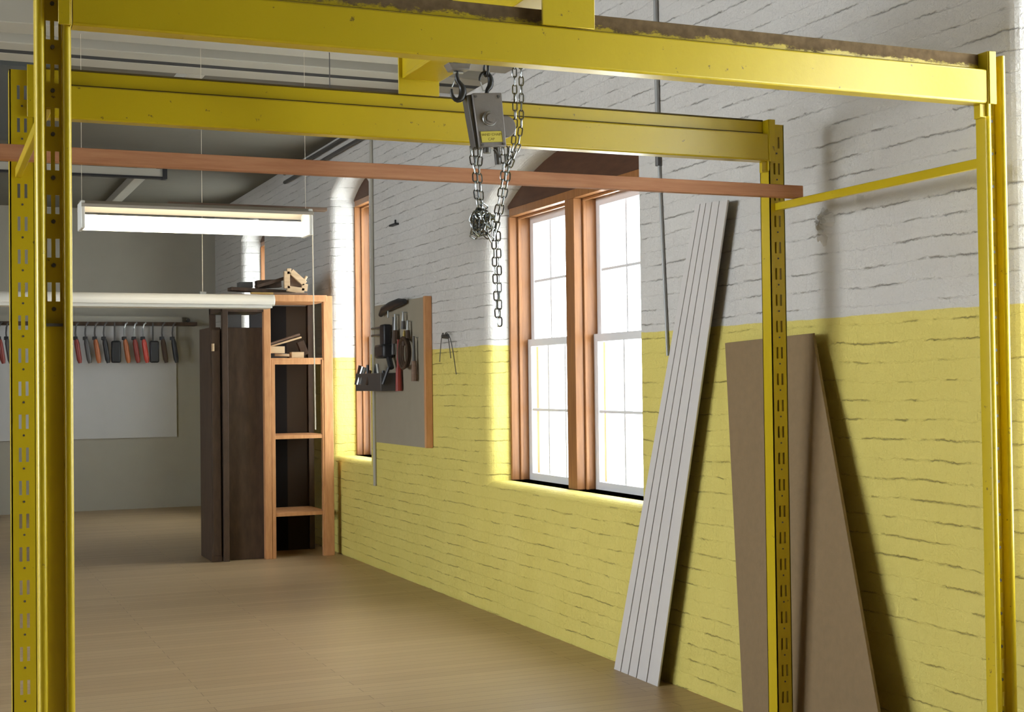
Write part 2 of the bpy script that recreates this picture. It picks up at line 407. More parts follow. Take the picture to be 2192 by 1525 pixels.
def front_post(x0, x1, zt1, zt2):
    p = MB(); w_ = .021
    def flange(xa, zt):
        # rounded channel flange: D-shaped section swept up
        n = 8; sec = []
        for i in range(n+1):
            an = PI*i/n; sec.append((xa+w_/2-math.cos(an)*w_/2, FV+w_/2-math.sin(an)*w_/2))
        sec += [(xa+w_, FV+.05), (xa, FV+.05)]
        m = len(sec); vs = [(x, y, 0) for x, y in sec]+[(x, y, zt) for x, y in sec]
        p.add(vs, [tuple(range(m))[::-1], tuple(range(m, 2*m))]+[(i, (i+1) % m, m+(i+1) % m, m+i) for i in range(m)])
    flange(x0, zt1); flange(x1-w_, zt2)
    o = p.build('upright_post', M['yel'], rack)
    q = slotted_plate(x0+w_-.001, x1-w_+.001, FV+.030, FV+.034, 0, Zf(.98), Zf(.405)+.0)
    # bolts between the slots
    pl = q.build('slotted_web', M['yel'], o)
    bt = MB(); z = .03+Zf(.405)-.03
    z = Zf(.405)-.018-PITCH*15
    while z < Zf(1.0):
        bt.tube([((x0+x1)/2, FV+.0295, z), ((x0+x1)/2, FV+.024, z)], .005, 8); z += PITCH
    bt.build('rivet', M['castdark'], o)['kind'] = 'stuff'
    # footplate
    MB().box(x0-.03, x1+.03, FV-.03, FV+.10, 0, .008).build('foot_plate', M['yel'], o)
    return o
fl = front_post(.236, .316, Zf(1.3), Zf(1.3))
frp = front_post(3.013, 3.093, Zf(1.0), Zf(.995))
MB().box(.2565, .2955, FV+.018, FV+.029, 0, Zf(.148)).build('stiffener_plate', M['yel'], fl)
MB().box(.258, .294, FV+.012, FV+.03, Zf(.143), Zf(.150)).build('plate_lip', M['castdark'], fl)
def back_post(x0, x1, zt, lean=0):
    q = slotted_plate(x0, x1, BV, BV+.004, 0, zt, Zf(.405)-.02, sw=.0085, gap=.012)
    o = q.build('upright_post', M['yel'], rack)
    s = MB()
    for xa in (x0, x1-.004): s.box(xa, xa+.004, BV, BV+.065, 0, zt)
    for xa in (x0, x1-.018): s.box(xa, xa+.018, BV+.061, BV+.065, 0, zt)
    s.build('side_flange', M['yel'], o)
    s = MB(); z = Zf(.405)-.04-PITCH*15
    while z < zt-.02:
        s.tube([((x0+x1)/2, BV+.001, z), ((x0+x1)/2, BV-.0015, z)], .0035, 8); z += PITCH
    s.build('rivet', M['castdark'], o)['kind'] = 'stuff'
    MB().box(x0-.03, x1+.03, BV-.03, BV+.10, 0, .008).build('foot_plate', M['yel'], o)
    return o
bl = back_post(.243, .316, Zf(.985))
brp = back_post(2.998, 3.066, Zf(.985))
def step_beam(y, x0, x1, m, name):
    """step beam: tall front box with a recessed top strip"""
    s = MB(); prof = [(0, .845), (.004, .840), (.054, .840), (.054, .998), (.036, .998), (.036, .945), (.004, .945), (0, .941)]
    n = len(prof); vs = [(x0, y+a, Zf(b)) for a, b in prof]+[(x1, y+a, Zf(b)) for a, b in prof]
    s.add(vs, [tuple(range(n)), tuple(range(n, 2*n))[::-1]]+[(i, (i+1) % n, n+(i+1) % n, n+i) for i in range(n)])
    o = s.build(name, m, rack, bevel=.0015)
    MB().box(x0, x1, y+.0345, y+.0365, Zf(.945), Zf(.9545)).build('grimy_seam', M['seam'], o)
    if y > 4: MB().box(x0, x1, y+.034, y+.056, Zf(.998), Zf(1.003)).build('shadow_line_strip', M['seam'], o)  # dark strip stands in for the shadow line above the far beam
    return o
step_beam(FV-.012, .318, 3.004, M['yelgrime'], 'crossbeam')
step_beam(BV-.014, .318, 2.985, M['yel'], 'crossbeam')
def connector(x, y, side, zlo=.80, tab=True):
    s = MB(); s.box(min(x, x+side*.026), max(x, x+side*.026), y-.018, y-.012, Zf(.838), Zf(1.0))
    s.box(min(x-side*.004, x), max(x-side*.004, x), y-.014, y+.05, Zf(zlo), Zf(1.0))
    if tab: s.box(min(x-side*.028, x-side*.004), max(x-side*.028, x-side*.004), y-.004, y+.0, Zf(.798), Zf(.838))
    return s.build('beam_connector', M['yel'], rack, bevel=.001)
connector(3.010, FV, 1); connector(.312, FV, -1, .838, False)
connector(2.990, BV, 1, .802); connector(.320, BV, -1, .838, False)
for x in (.268, 3.03):
    MB().obox((x, FV+.045, Zf(.666)), (x, BV+.01, Zf(.666)), .018, .030).build('brace', M['yel'], rack, bevel=.002)
# runway beam that lies across both crossbeams and carries the hoist
run = MB(); run.box(1.515, 1.655, FV-.004, BV+.02, Zf(1.05), Zf(1.062)); run.box(1.515, 1.527, FV-.004, BV+.02, Zf(1.06), Zf(1.20)); run.box(1.643, 1.655, FV-.004, BV+.02, Zf(1.06), Zf(1.20))
run.box(1.515, 1.655, FV-.004, BV+.02, Zf(1.19), Zf(1.20))
ro = run.build('runway_beam', M['yel'], rack, bevel=.002)
MB().box(1.508, 1.662, FV-.016, FV-.008, Zf(.947), Zf(1.20)).build('end_plate', M['yel'], rack, bevel=.0015)
MB().box(1.502, 1.650, BV+.000, BV+.008, Zf(.998), Zf(1.20)).build('end_plate', M['yel'], rack, bevel=.0015)

# ---------------------------------------------------------------- timber bar lying on the rack's braces
tb = MB().box(.0, 3.058, 4.365, 4.40, Zf(.684), Zf(.731)).build('timber_bar', M['bar'], bevel=.002)
tag(tb, 'long reddish wooden bar laid across the yellow rack frame below its crossbeams', 'timber')

# ---------------------------------------------------------------- chain hoist
def link_mesh(mb, c, t, side, L=.034, W=.0175, rr=.0023):
    t = t.normalized(); side = (side-t*side.dot(t)).normalized(); h = L/2-W/2
    pts = []
    for i in range(5): a = -PI/2+PI*i/4; pts.append(c+t*(h+math.cos(a)*(W/2-rr))+side*math.sin(a)*(W/2-rr))
    for i in range(5): a = PI/2+PI*i/4; pts.append(c+t*(-h+math.cos(a)*(W/2-rr))+side*math.sin(a)*(W/2-rr))
    nrm = t.cross(side); mb.tube(pts, rr, 6, True, up=nrm)
def chain(mb, pts, pitch=.0262, phase=0, **k):
    pts = [Vector(p) for p in pts]; seg = [(b-a).length for a, b in zip(pts[:-1], pts[1:])]; tot = sum(seg)
    n = int(tot/pitch); 
    for i in range(n):
        s = (i+.5)*pitch; j = 0
        while j < len(seg)-1 and s > seg[j]: s -= seg[j]; j += 1
        t = (pts[j+1]-pts[j]).normalized(); c = pts[j]+t*s
        a = (.35 if (i+phase) % 2 else .35+PI/2)+random.uniform(-.25, .25)
        b0 = Vector((1, 0, 0)); b0 = (b0-t*b0.dot(t)).normalized(); b1 = t.cross(b0)
        link_mesh(mb, c, t, b0*math.cos(a)+b1*math.sin(a), **k)
HV = 3.90
def P(x, z, dy=0): return (x, HV+dy, Zf(z))
hoist = thing('chain_hoist', (1.58, HV, Zf(.95)), 'grey chain hoist with zinc chains hanging under the yellow runway beam', 'hoist')
# side plates (front, rear) following the tapered tilted body
def quad_plate(q, y0, y1, name, m, parent, bevel=.002):
    return MB().prism([(a, y0, Zf(b)) for a, b in q], (0, y1-y0, 0)).build(name, m, parent, bevel=bevel)
bodyq = [(1.528, .878), (1.624, .886), (1.6385, .722), (1.550, .713)]
body = quad_plate(bodyq, HV-.022, HV+.028, 'body', M['cast'], hoist, .003)
quad_plate([(1.513, .872), (1.527, .876), (1.550, .716), (1.541, .712)], HV-.012, HV+.03, 'side_cheek', M['castdark'], hoist)
hub = MB(); hub.tube([P(1.5825, .803, -.022), P(1.5825, .803, -.034)], [.0195, .0195], 28); hub.tube([P(1.5825, .803, -.034), P(1.5825, .803, -.040)], [.0135, .0125], 24)
hub.build('hub_cap', M['cast'], body)
ring = MB().tube([(1.5825+.0205*math.cos(a), HV-.024, Zf(.803)+.0205*math.sin(a)) for a in [2*PI*i/28 for i in range(28)]], .0022, 6, True, up=(0, 1, 0)); ring.build('hub_ring', M['steel'], body)
for x, z in ((1.538, .868), (1.613, .873), (1.558, .722), (1.629, .729)): MB().tube([P(x, z, -.022), P(x, z, -.026)], .0038, 10).build('bolt', M['castdark'], body)
wheel = MB(); wheel.tube([P(1.640, .785, -.012), P(1.640, .785, .020)], [.034, .034], 28); wheel.tube([P(1.640, .785, -.016), P(1.640, .785, -.012)], [.030, .034], 28)
wheel.build('hand_wheel', M['cast'], hoist)
# label
lab = quad_plate([(1.552, .762), (1.6205, .768), (1.6255, .735), (1.5565, .729)], HV-.0235, HV-.022, 'rating_label', M['label'], body, 0)
brd = MB(); lq = [Vector((a, HV-.0237, Zf(b))) for a, b in [(1.552, .762), (1.6205, .768), (1.6255, .735), (1.5565, .729)]]
for i in range(4): brd.obox(lq[i], lq[(i+1) % 4], .001, .0016, up=(0, 1, 0))
def text(body_, size, loc, rz):
    cu = bpy.data.curves.new('lettering', 'FONT'); cu.body = body_; cu.size = size; cu.align_x = 'CENTER'; cu.extrude = .0002
    to = bpy.data.objects.new('lettering', cu); me = bpy.data.meshes.new_from_object(to); bpy.data.objects.remove(to)
    me.materials.append(M['ink'])
    o = bpy.data.objects.new('lettering', me); COL.objects.link(o)
    o.rotation_euler = (PI/2, rz, 0); o.location = loc; return o
bo = brd.build('label_border', M['ink'], body)
for s_t, z in (('HAND CHAIN', .7515), ('CAP', .7375)):
    tx = text(s_t, .0115, (1.588, HV-.0238, Zf(z)), 0); tx.rotation_euler = (PI/2, -.085, 0)
    tx.parent = body; tx.matrix_parent_inverse = Matrix.Identity(4)
def hook(mb, c, w_, h_, rr, up_z, flip=1, open_=-1):
    """forged swivel hook: shank, bowl, tip"""
    cx, cy, cz = c; pts = []; rad = []
    pts.append((cx, cy, up_z)); rad.append(rr*.9)
    pts.append((cx, cy, cz+h_*.55)); rad.append(rr*.9)
    for i in range(15):
        a = math.radians(75-i*20); 
        pts.append((cx+flip*(w_/2)*math.cos(a), cy, cz+(h_/2)*math.sin(a))); rad.append(rr*(1.15+.55*math.sin(PI*min(1, i/11)) if i < 12 else 1.0-.18*(i-11)))
    mb.tube(pts, rad, 12, up=(0, 1, 0))
hk = MB(); hook(hk, P(1.580, .918, .004), .034, .05, .0052, Zf(.882), 1)
# upper suspension hook: bowl up, held by the runway eye
hkb = MB()
pts = [P(1.583, .884), P(1.585, .893)]+[(1.579+.0185*math.cos(a), HV, Zf(.922)+.027*math.sin(a)) for a in [math.radians(-60+i*20) for i in range(13)]]
hkb.tube(pts, [.006, .0066]+[.0078, .0090, .0096, .0096, .0088, .0078, .0066, .0058, .0054, .005, .0046, .004, .003], 12, up=(0, 1, 0))
ho = hkb.build('top_hook', M['hookm'], hoist)
MB().tube([P(1.5635, .918), P(1.572, .892)], .0022, 8).build('latch', M['steel'], ho)
ey = MB().tube([(1.583, HV+.017*math.cos(a), Zf(.962)+.024*math.sin(a)) for a in [2*PI*i/20 for i in range(20)]], .0045, 8, True, up=(1, 0, 0))
ey.build('suspension_eye', M['hookm'], hoist)
# eye strap up to the runway beam
MB().box(1.566, 1.600, HV-.006, HV+.006, Zf(.978), Zf(1.05)).build('beam_strap', M['castdark'], hoist)
# chains
hc = MB()
chain(hc, [P(1.681, 1.05, .01), P(1.681, .90, .01), P(1.6805, .80, .008), P(1.672, .73, .006), P(1.655, .68, .004), P(1.640, .655, .004)])
chain(hc, [P(1.700, 1.05, .004), P(1.701, .90, .004), P(1.699, .80, .004), P(1.688, .73, .004), P(1.668, .685, .004), P(1.646, .63, .004)], phase=1)
for k in range(3):
    chain(hc, [P(1.628+.014*k, .725, .005*k-.01), P(1.632+.011*k, .67, .006*k-.01), P(1.628+.011*k, .62, .005*k-.01), P(1.618+.010*k, .57, .006*k-.01), P(1.606+.009*k, .50, .006*k), P(1.598+.006*k, .455, .006*k)], phase=k)
hc.build('hand_chain', M['chain'], hoist)
lc = MB()
for k in range(3):
    chain(lc, [P(1.523+.019*k, .715, .004*k-.012), P(1.530+.014*k, .67, .006*k-.012), P(1.537+.010*k, .64, .006*k-.01), P(1.539+.011*k, .59, .006*k-.01), P(1.545+.009*k, .545, .006*k-.01), P(1.552+.004*k, .515, .008*k)], phase=k)
lc.build('load_chain', M['chain'], hoist)
kn = MB()
for k in range(13):
    c = Vector(P(1.560+random.uniform(-.010, .012), .488+random.uniform(-.012, .012))); R1 = .018+random.random()*.014; R2 = .024+random.random()*.016
    ax = Matrix.Rotation(random.uniform(-.6, .6), 3, 'Y') @ Matrix.Rotation(random.uniform(0, PI), 3, 'Z') @ Matrix.Rotation(random.uniform(-.5, .5), 3, 'X')
    chain(kn, [c+ax @ Vector((R1*math.cos(a), 0, R2*math.sin(a))) for a in [2*PI*i/14 for i in range(15)]], phase=k)
chain(kn, [P(1.556, .50, -.02), P(1.568, .462, -.015), P(1.582, .440, -.01), P(1.598, .455, -.005), P(1.606, .475, 0)])
chain(kn, [P(1.545, .505, .0), P(1.560, .470, .01), P(1.580, .452, .01), P(1.604, .462, 0)], phase=1)
chain(kn, [P(1.556, .545, -.01), P(1.570, .538, -.005), P(1.566, .515, 0), P(1.546, .512, 0), P(1.548, .54, -.01)], phase=1)
kn.build('knotted_chain', M['chain'], hoist)
tl = MB()
chain(tl, [P(1.601, .462), P(1.603, .34), P(1.607, .24), P(1.611, .185), P(1.6145, .150)])
chain(tl, [P(1.617, .462, .003), P(1.619, .34, .003), P(1.619, .24, .003), P(1.619, .195, .003), P(1.617, .165, .0)], phase=1)
tl.build('chain_tail', M['chain'], hoist)
mech = MB(); mech.tube([P(1.578, .716, -.01), P(1.578, .700, -.01)], .012, 12); mech.tube([P(1.612, .72, -.005), P(1.618, .668, -.002)], .010, 12); mech.tube([P(1.600, .712, -.012), P(1.622, .690, -.012)], .004, 8)
mech.build('chain_guide', M['castdark'], hoist)

th = thing('trolley_hook', (1.487, HV, Zf(1.05)), 'small black hook on a flat grey trolley plate, left of the chain hoist', 'hook')
MB().box(1.480, 1.500, HV-.012, HV+.012, Zf(.968), Zf(1.05)).build('hanger', M['castdark'], th)
MB().prism([P(1.453, .966, -.02), P(1.526, .968, -.02), P(1.522, .949, -.02), P(1.466, .945, -.02)], (0, .045, 0)).build('trolley_plate', M['cast'], th, bevel=.002)
MB().tube([P(1.476, .941, 0), P(1.506, .942, 0)], .0045, 10).build('swivel_pin', M['steel'], th)
h2 = MB(); pts = [P(1.488, .946), P(1.486, .930), P(1.489, .917)]+[(1.487+.0185*math.cos(a), HV, Zf(.884)+.0265*math.sin(a)) for a in [math.radians(58-i*21) for i in range(13)]]
h2.tube(pts, [.005, .0065, .0072]+[.0085, .0102, .0115, .0122, .0118, .0108, .0092, .0078, .0066, .0058, .0052, .0046, .0038], 12, up=(0, 1, 0))
h2o = h2.build('hook', M['hookm'], th)
MB().tube([P(1.470, .896), P(1.481, .922)], .002, 8).build('latch', M['steel'], h2o)

# ---------------------------------------------------------------- lit lamp and unlit fitting
lamp = thing('fluorescent_lamp', (1.38, 7.66, Zf(.97)), 'lit fluorescent tube lamp hanging at upper left, glowing white', 'lamp')
hs = MB(); L0, L1 = .762, 2.012
sec = [(7.55, .955), (7.555, .972), (7.64, 1.0), (7.70, 1.0), (7.79, .972), (7.795, .955), (7.787, .957), (7.70, .990), (7.64, .990), (7.56, .957)]
n = len(sec); hs.add([(L0, a, Zf(b)) for a, b in sec]+[(L1, a, Zf(b)) for a, b in sec], [(i, (i+1) % n, n+(i+1) % n, n+i) for i in range(n)])
hs.build('reflector', mat('tan_enamelled_reflector', (.40, .36, .30), .5), lamp)
for y in (7.615, 7.725):
    MB().tube([(L0+.02, y, Zf(.885)), (L1-.02, y, Zf(.885+.0))], .036, 16).build('tube', M['tube_on'], lamp)
for x in (L0, L1-.02):
    MB().box(x, x+.02, 7.575, 7.765, Zf(.845), Zf(.992)).build('end_cap', M['white2'], lamp, bevel=.004)
for x in (.775, 1.995):
    MB().tube([(x, 7.67, Zf(1.0)), (x, 7.67, Zf(ZC))], .0012, 6).build('hanging_wire', M['cord'], lamp)
MB().tube([(2.016, 7.60, Zf(.96)), (2.018, 7.60, Zf(.4)), (2.022, 7.60, Zf(-.25))], .0035, 6).build('pull_cord', M['cord'], lamp)
tag(MB().box(1.25, 2.158, 7.80, 7.86, Zf(1.012), Zf(1.032)).build('wooden_lath', M['oldwood'], bevel=.002), 'thin brown wooden lath lying behind the top of the lit lamp', 'lath')
MBl = MB()
off = thing('unlit_fluorescent_fitting', (.7, 8.0, Zf(.5)), 'long off-white unlit fluorescent fitting with rounded end, hanging low at left', 'lamp')
hs = MB(); e0, e1 = -1.0, 1.875
sec = [(7.93+.085-.085*math.cos(a), .482+.052*math.sin(a)) for a in [PI*i/10 for i in range(11)]]+[(8.10, .470), (7.93, .470)]
n = len(sec); hs.add([(e0, a, Zf(b)) for a, b in sec]+[(e1, a, Zf(b)) for a, b in sec], [tuple(range(n))[::-1], tuple(range(n, 2*n))]+[(i, (i+1) % n, n+(i+1) % n, n+i) for i in range(n)], 0)
hs.build('housing', M['white2'], off, bevel=.003)
MB().box(e0, e1-.012, 7.94, 8.09, Zf(.452), Zf(.470)).build('lower_tray', M['white2'], off, bevel=.002)
MB().tube([(e1-.012, 8.0, Zf(.50)), (e1+.012, 8.0, Zf(.50))], .034, 16).build('end_cap', M['white2'], off, bevel=.003)
for x in (-.4, 1.472): MB().tube([(x, 8.0, Zf(.53)), (x, 8.0, Zf(ZC))], .0015, 6).build('suspension_wire', M['cord'], off)
MB().box(1.455, 1.49, 7.985, 8.015, Zf(.53), Zf(.545)).build('wire_clip', M['steel'], off)
f2 = thing('dark_ceiling_track', (.9, 12.75, Zf(1.9)), 'thin dark track hung under the ceiling at upper left', 'track')
MB().box(-2.6, 2.0, 12.72, 12.80, Zf(1.888), Zf(1.905)).build('lower_channel', M['black'], f2)
MB().box(-2.6, 2.0, 12.73, 12.79, Zf(1.905), Zf(1.975)).build('housing', M['ceilbeam'], f2)
MB().box(1.99, 2.03, 12.71, 12.81, Zf(1.885), Zf(1.98)).build('end_cap', M['black'], f2)
for x in (-1.5, 1.2): MB().tube([(x, 12.76, Zf(1.97)), (x, 12.76, Zf(ZC))], .006, 6).build('hanger', M['castdark'], f2)
for k, (z, lb) in enumerate(((2.075, 'upper of two dark conduits running along the top of the brick wall'), (1.99, 'lower of two dark conduits running along the top of the brick wall'))):
    o = MB().tube([(UW-.03, 9.6, Zf(z)), (UW-.03, 13.3, Zf(z))], .017, 8).build('conduit', M['castdark']); tag(o, lb, 'conduit', 'dark conduits high on the brick wall')
tag(MB().tube([(2.13, 7.62, Zf(1.895)), (2.13, 7.62, Zf(1.64))], .003, 6).build('hanging_wire', M['castdark']), 'thin wire hanging from the ceiling timber at upper left', 'wire')

# ---------------------------------------------------------------- things on the brick wall
cp = thing('conduit', (UW-.012, 5.84, Zf(ZC)), 'straight grey vertical conduit on the white brick wall, right of the big window', 'conduit')
MB().tube([(UW-.012, 5.865, Zf(ZC)), (UW-.012, 5.862, Zf(1.3)), (UW-.012, 5.858, Zf(1.08))], .0115, 10).build('pipe', M['cond'], cp)
MB().tube([(UW-.012, 5.858, Zf(1.10)), (UW-.012, 5.858, Zf(1.04))], .016, 12).build('coupling', M['castdark'], cp)
MB().tube([(UW-.010, 5.857, Zf(1.05)), (UW-.010, 5.83, Zf(.6)), (UW-.010, 5.80, Zf(.12))], .0075, 8).build('lower_pipe', M['cond'], cp)
tag(MB().tube([(UW-.012, 10.51, Zf(ZC)), (UW-.012, 10.50, Zf(-.8))], .014, 10).build('conduit', M['ceilbeam']), 'cream painted vertical conduit between the narrow window and the tool board', 'conduit')
sd = thing('siding_panel', (UW-.03, 5.8, 0), 'ivory grooved siding panel leaning at a slant on the white wall', 'panel')
def sp_(fx, z):  # position along the slanted strip
    a = 5.165+(0.785-z)*.285; b = 5.437+(0.785-z)*.365
    return b+(a-b)*fx
def slab(f0, f1, m, name, d0=.05, th=.02, z0=-CH, z1=.785):
    q = [(UW-d0-.0*(z1), sp_(f0, z1), Zf(z1+.014*(1-f0))), (UW-d0, sp_(f1, z1), Zf(z1+.014*(1-f1))), (UW-d0-.03, sp_(f1, z0), Zf(z0)), (UW-d0-.03, sp_(f0, z0), Zf(z0))]
    return MB().prism(q, (th, 0, 0)).build(name, m, sd)
slab(.01, .99, M['groove'], 'backing', .052, .003)
ed = [0, .16, .34, .53, .76, 1]
for i in range(5): slab(ed[i]+(.008 if i else 0), ed[i+1]-(.012 if i < 4 else 0), M['pvc'], 'siding_strip', .060, .008)
hb = MB(); q = [(3.215, 5.19, Zf(.161)), (3.215, 4.545, Zf(.179)), (3.11, 3.97, 0), (3.11, 4.92, 0)]
tag(hb.prism(q, (.012, 0, .002)).build('hardboard_sheet', M['osb']), 'brown hardboard sheet leaning on the yellow wall behind the right rack post', 'board')
lump = MB(); NR, NA = 7, 22; vs = [(UW-.030, 4.546, Zf(.613))]; rl_ = [random.uniform(.75, 1.25) for _ in range(NA)]
for j in range(1, NR+1):
    for i in range(NA):
        q = j/NR; rr = .075*q*rl_[i]; a = 2*PI*i/NA
        vs.append((UW-(.030*(1-q*q)*random.uniform(.5, 1.3) if j < NR else -.002), 4.546+rr*.8*math.cos(a), Zf(.613)+rr*math.sin(a)))
fs = [(0, 1+i, 1+(i+1) % NA) for i in range(NA)]+[(1+NA*(j-1)+i, 1+NA*(j-1)+(i+1) % NA, 1+NA*j+(i+1) % NA, 1+NA*j+i) for j in range(1, NR) for i in range(NA)]
lump.add(vs, fs, 0, True); o = lump.build('trim_8', M['brick']); struct(o)
MB_b = MB().box(UW-.03, UW, 9.87, 10.02, Zf(1.198), Zf(1.212)).box(UW-.03, UW-.02, 9.87, 9.885, Zf(1.21), Zf(1.235))
tag(MB_b.build('wall_bracket', M['black']), 'tiny black bracket on the white brick wall above the tool board', 'bracket')
wk = thing('wall_hook', (UW, 8.83, Zf(.32)), 'small dark hook with thin looped wires on the wall right of the tool board', 'hook')
MB().tube([(UW, 8.83, Zf(.32)), (UW-.05, 8.83, Zf(.32))], [.018, .012], 10).build('peg', M['castdark'], wk)
for k, (dy, dz) in enumerate(((.10, .17), (-.12, .15), (-.22, .26))):
    MB().tube([(UW-.03, 8.83+dy*t, Zf(.32)+.05*math.sin(PI*t)-dz*t*t) for t in [i/8 for i in range(9)]], .003, 5).build('wire', M['castdark'], wk)

# tool board
bd = thing('tool_board', (UW-.05, 9.7, Zf(.36)), 'grey-brown tool board on the brick wall with an orange-brown wooden edge', 'board')
MB().box(UW-.045, UW-.004, 9.19, 10.36, Zf(-.45), Zf(.612)).build('panel', M['toolboard'], bd)
MB().box(UW-.055, UW-.003, 9.155, 9.19, Zf(-.45), Zf(.617)).build('edge_batten', M['pine'], bd, bevel=.003)
tu = UW-.078
def on_board(name, m, label, cat, parts):
    t = thing(name, (tu, parts[0][1], Zf(parts[0][2])), label, cat); return t
sw = thing('curved_tool', (tu, 9.65, Zf(.58)), 'long black curved tool across the top of the tool board', 'tool')
MB().tube([(tu, 10.10, Zf(.53)), (tu, 10.02, Zf(.565)), (tu, 9.85, Zf(.585)), (tu, 9.65, Zf(.60)), (tu, 9.52, Zf(.60))], [.018, .028, .033, .031, .018], 10).build('handle', M['black'], sw)
MB().tube([(tu-.005, 9.90, Zf(.60)), (tu-.005, 9.90, Zf(.50))], .006, 8).build('pin', M['steel'], sw)
dr = thing('bulky_tool', (tu-.03, 9.95, Zf(.3)), 'bulky black tool hung low at the left of the tool board', 'tool')
MB().box(tu-.07, tu+.02, 9.83, 10.06, Zf(.195), Zf(.30)).build('body', M['black'], dr, bevel=.02)
MB().box(tu-.05, tu+.01, 9.87, 9.98, Zf(.29), Zf(.45)).build('grip', M['black'], dr, bevel=.012)
for z in (.43, .375): MB().tube([(tu-.02, 9.97, Zf(z)), (tu-.02, 10.26, Zf(z))], .010, 8).build('prong', M['castdark'], dr)
MB().tube([(tu-.02, 9.85, Zf(.20)), (tu-.02, 9.79, Zf(.12))], .022, 8).build('nose', M['black'], dr)
def hang(name, y, z0, z1, m1, m2, label, cat, rr=.012):
    t = thing(name, (tu, y, Zf(z0)), label, cat)
    MB().tube([(tu, y, Zf(z0)), (tu, y, Zf(z0*.45+z1*.55))], [rr*.5, rr], 8).build('shank', m1, t)
    MB().tube([(tu, y, Zf(z0*.45+z1*.55)), (tu, y, Zf(z1))], [rr*1.3, rr*1.6], 8).build('handle', m2, t)
    MB().tube([(UW-.046, y, Zf(z0)-.01), (tu-.012, y, Zf(z0)-.005)], .004, 6).build('peg', M['steel'], t)
hang('hand_tool', 9.745, .52, .30, M['steel'], M['brown'], 'bright-topped tool with dark grip, hung just below the long black curved tool', 'tool', .016)
hang('hand_tool', 9.795, .50, .22, M['castdark'], M['castdark'], 'slim all-dark tool beside the bulky black one on the tool board', 'tool', .010)
hang('hand_tool', 9.56, .53, .40, M['steel'], M['castdark'], 'small bright-topped tool hung highest in the middle of the tool board', 'tool', .012)
hang('hand_tool', 9.46, .46, .33, M['steel'], M['brown'], 'short bright tool above the dark brown coil, toward the board edge', 'tool', .012)
hang('hand_tool', 9.54, .39, .28, mat('brass', (.5, .36, .12), .35, metal=.9), M['brown'], 'small brass-coloured tool hanging right above the coil', 'tool', .014)
hang('hand_tool', 9.68, .33, -.05, M['red'], M['red'], 'long red tool hanging left of the dark brown coil', 'tool', .016)
hang('hand_tool', 9.33, .34, .02, M['castdark'], M['oldwood'], 'thin dark tool with brown handle nearest the board edge', 'tool', .014)
co = MB()
for k in range(3): co.tube([(tu-.012*k, 9.50+(.085+.006*k)*math.cos(a), Zf(.225)+(.085+.006*k)*math.sin(a)*1.15) for a in [2*PI*i/24 for i in range(24)]], .011, 8, True, up=(1, 0, 0))
tag(co.build('coil', M['brown']), 'dark brown coil hanging on the tool board', 'coil')
bx = thing('tool_bin', (tu, 10.2, Zf(.1)), 'dark cluttered bin of hand tools at the lower left of the tool board', 'bin')
MB().box(tu-.10, tu+.031, 9.80, 10.45, Zf(-.05), Zf(.085)).build('bin', M['castdark'], bx, bevel=.004)
for k in range(9):
    y = 9.78+.085*k; h = random.uniform(.10, .16)
    MB().tube([(tu-.08+random.uniform(-.03, .03), y, Zf(.0)), (tu-.08+random.uniform(-.03, .03), y+random.uniform(-.03, .03), Zf(h))], .012, 7).build('tool_handle', random.choice([M['steel'], M['black'], M['castdark'], M['brown']]), bx)

# ---------------------------------------------------------------- wooden shelf unit by the narrow window
SV = 11.5
KS = (SV-.03)/12
def X(x, d=0): return (2.762+(x-570)*.00421)*KS*(SV+d)/SV
def Zs(y): return Zf((.764-(y-640)*.0041)*KS)
sh = thing('shelf_unit', (X(600), SV+.25, 0), 'tall open pine shelf unit standing beside the narrow window reveal', 'shelf')
for x0, x1, m in ((564, 579, M['pine']), (692, 712, M['pine']), (478, 490, M['brown'])):
    MB().box(X(x0), X(x1)-.002, SV-.03, SV+.03, 0, Zs(632)).build('post', m, sh, bevel=.003)
for x0, x1 in ((570, 582), (692, 704), (478, 490)):
    MB().box(X(x0), X(x1), SV+.50, SV+.55, 0, Zs(632)).build('post', M['brown'], sh, bevel=.003)
MB().box(X(474), X(699), SV-.045, SV+.56, Zs(645), Zs(631)).build('top_board', M['pine'], sh, bevel=.003)
MB().box(X(478), X(570), SV-.02, SV+.55, Zs(668), Zs(647)).build('drawer_box', M['brown'], sh)
MB().box(X(579), X(695), SV-.02, SV+.55, Zs(771), Zs(767)).build('shelf_board', M['pine'], sh, bevel=.002)
MB().box(X(586), X(686), SV-.02, SV+.01, Zs(781), Zs(771)).build('shelf_rail', M['pine'], sh, bevel=.002)
for x in (579, 688): MB().box(X(x), X(x+8), SV-.025, SV+.02, 0, Zs(771)).build('inner_post', M['pine'], sh, bevel=.002)
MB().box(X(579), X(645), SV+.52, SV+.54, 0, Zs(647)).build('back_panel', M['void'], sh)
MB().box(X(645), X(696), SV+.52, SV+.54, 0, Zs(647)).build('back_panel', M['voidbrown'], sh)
MB().box(X(490), X(566), SV+.05, SV+.50, 0, Zs(701)).build('cupboard_box', M['brown'], sh, bevel=.004)
MB().box(X(535, .5), X(566, .5), SV+.46, SV+.50, Zs(703), Zs(664)).build('side_box', M['black'], sh)
MB().box(X(482, .5), X(517, .5), SV+.46, SV+.50, Zs(703), Zs(664)).build('side_box', M['castdark'], sh)
MB().box(X(579), X(696), SV-.02, SV+.55, Zf(-1.1), Zf(-1.07)).build('shelf_board', M['pine'], sh)
MB().box(X(579), X(696), SV-.02, SV+.55, Zf(-.45), Zf(-.42)).build('shelf_board', M['pine'], sh)
cb = thing('dark_cabinet', (X(465), 11.75, 0), 'dark brown cabinet standing left of the pine shelf unit', 'cabinet')
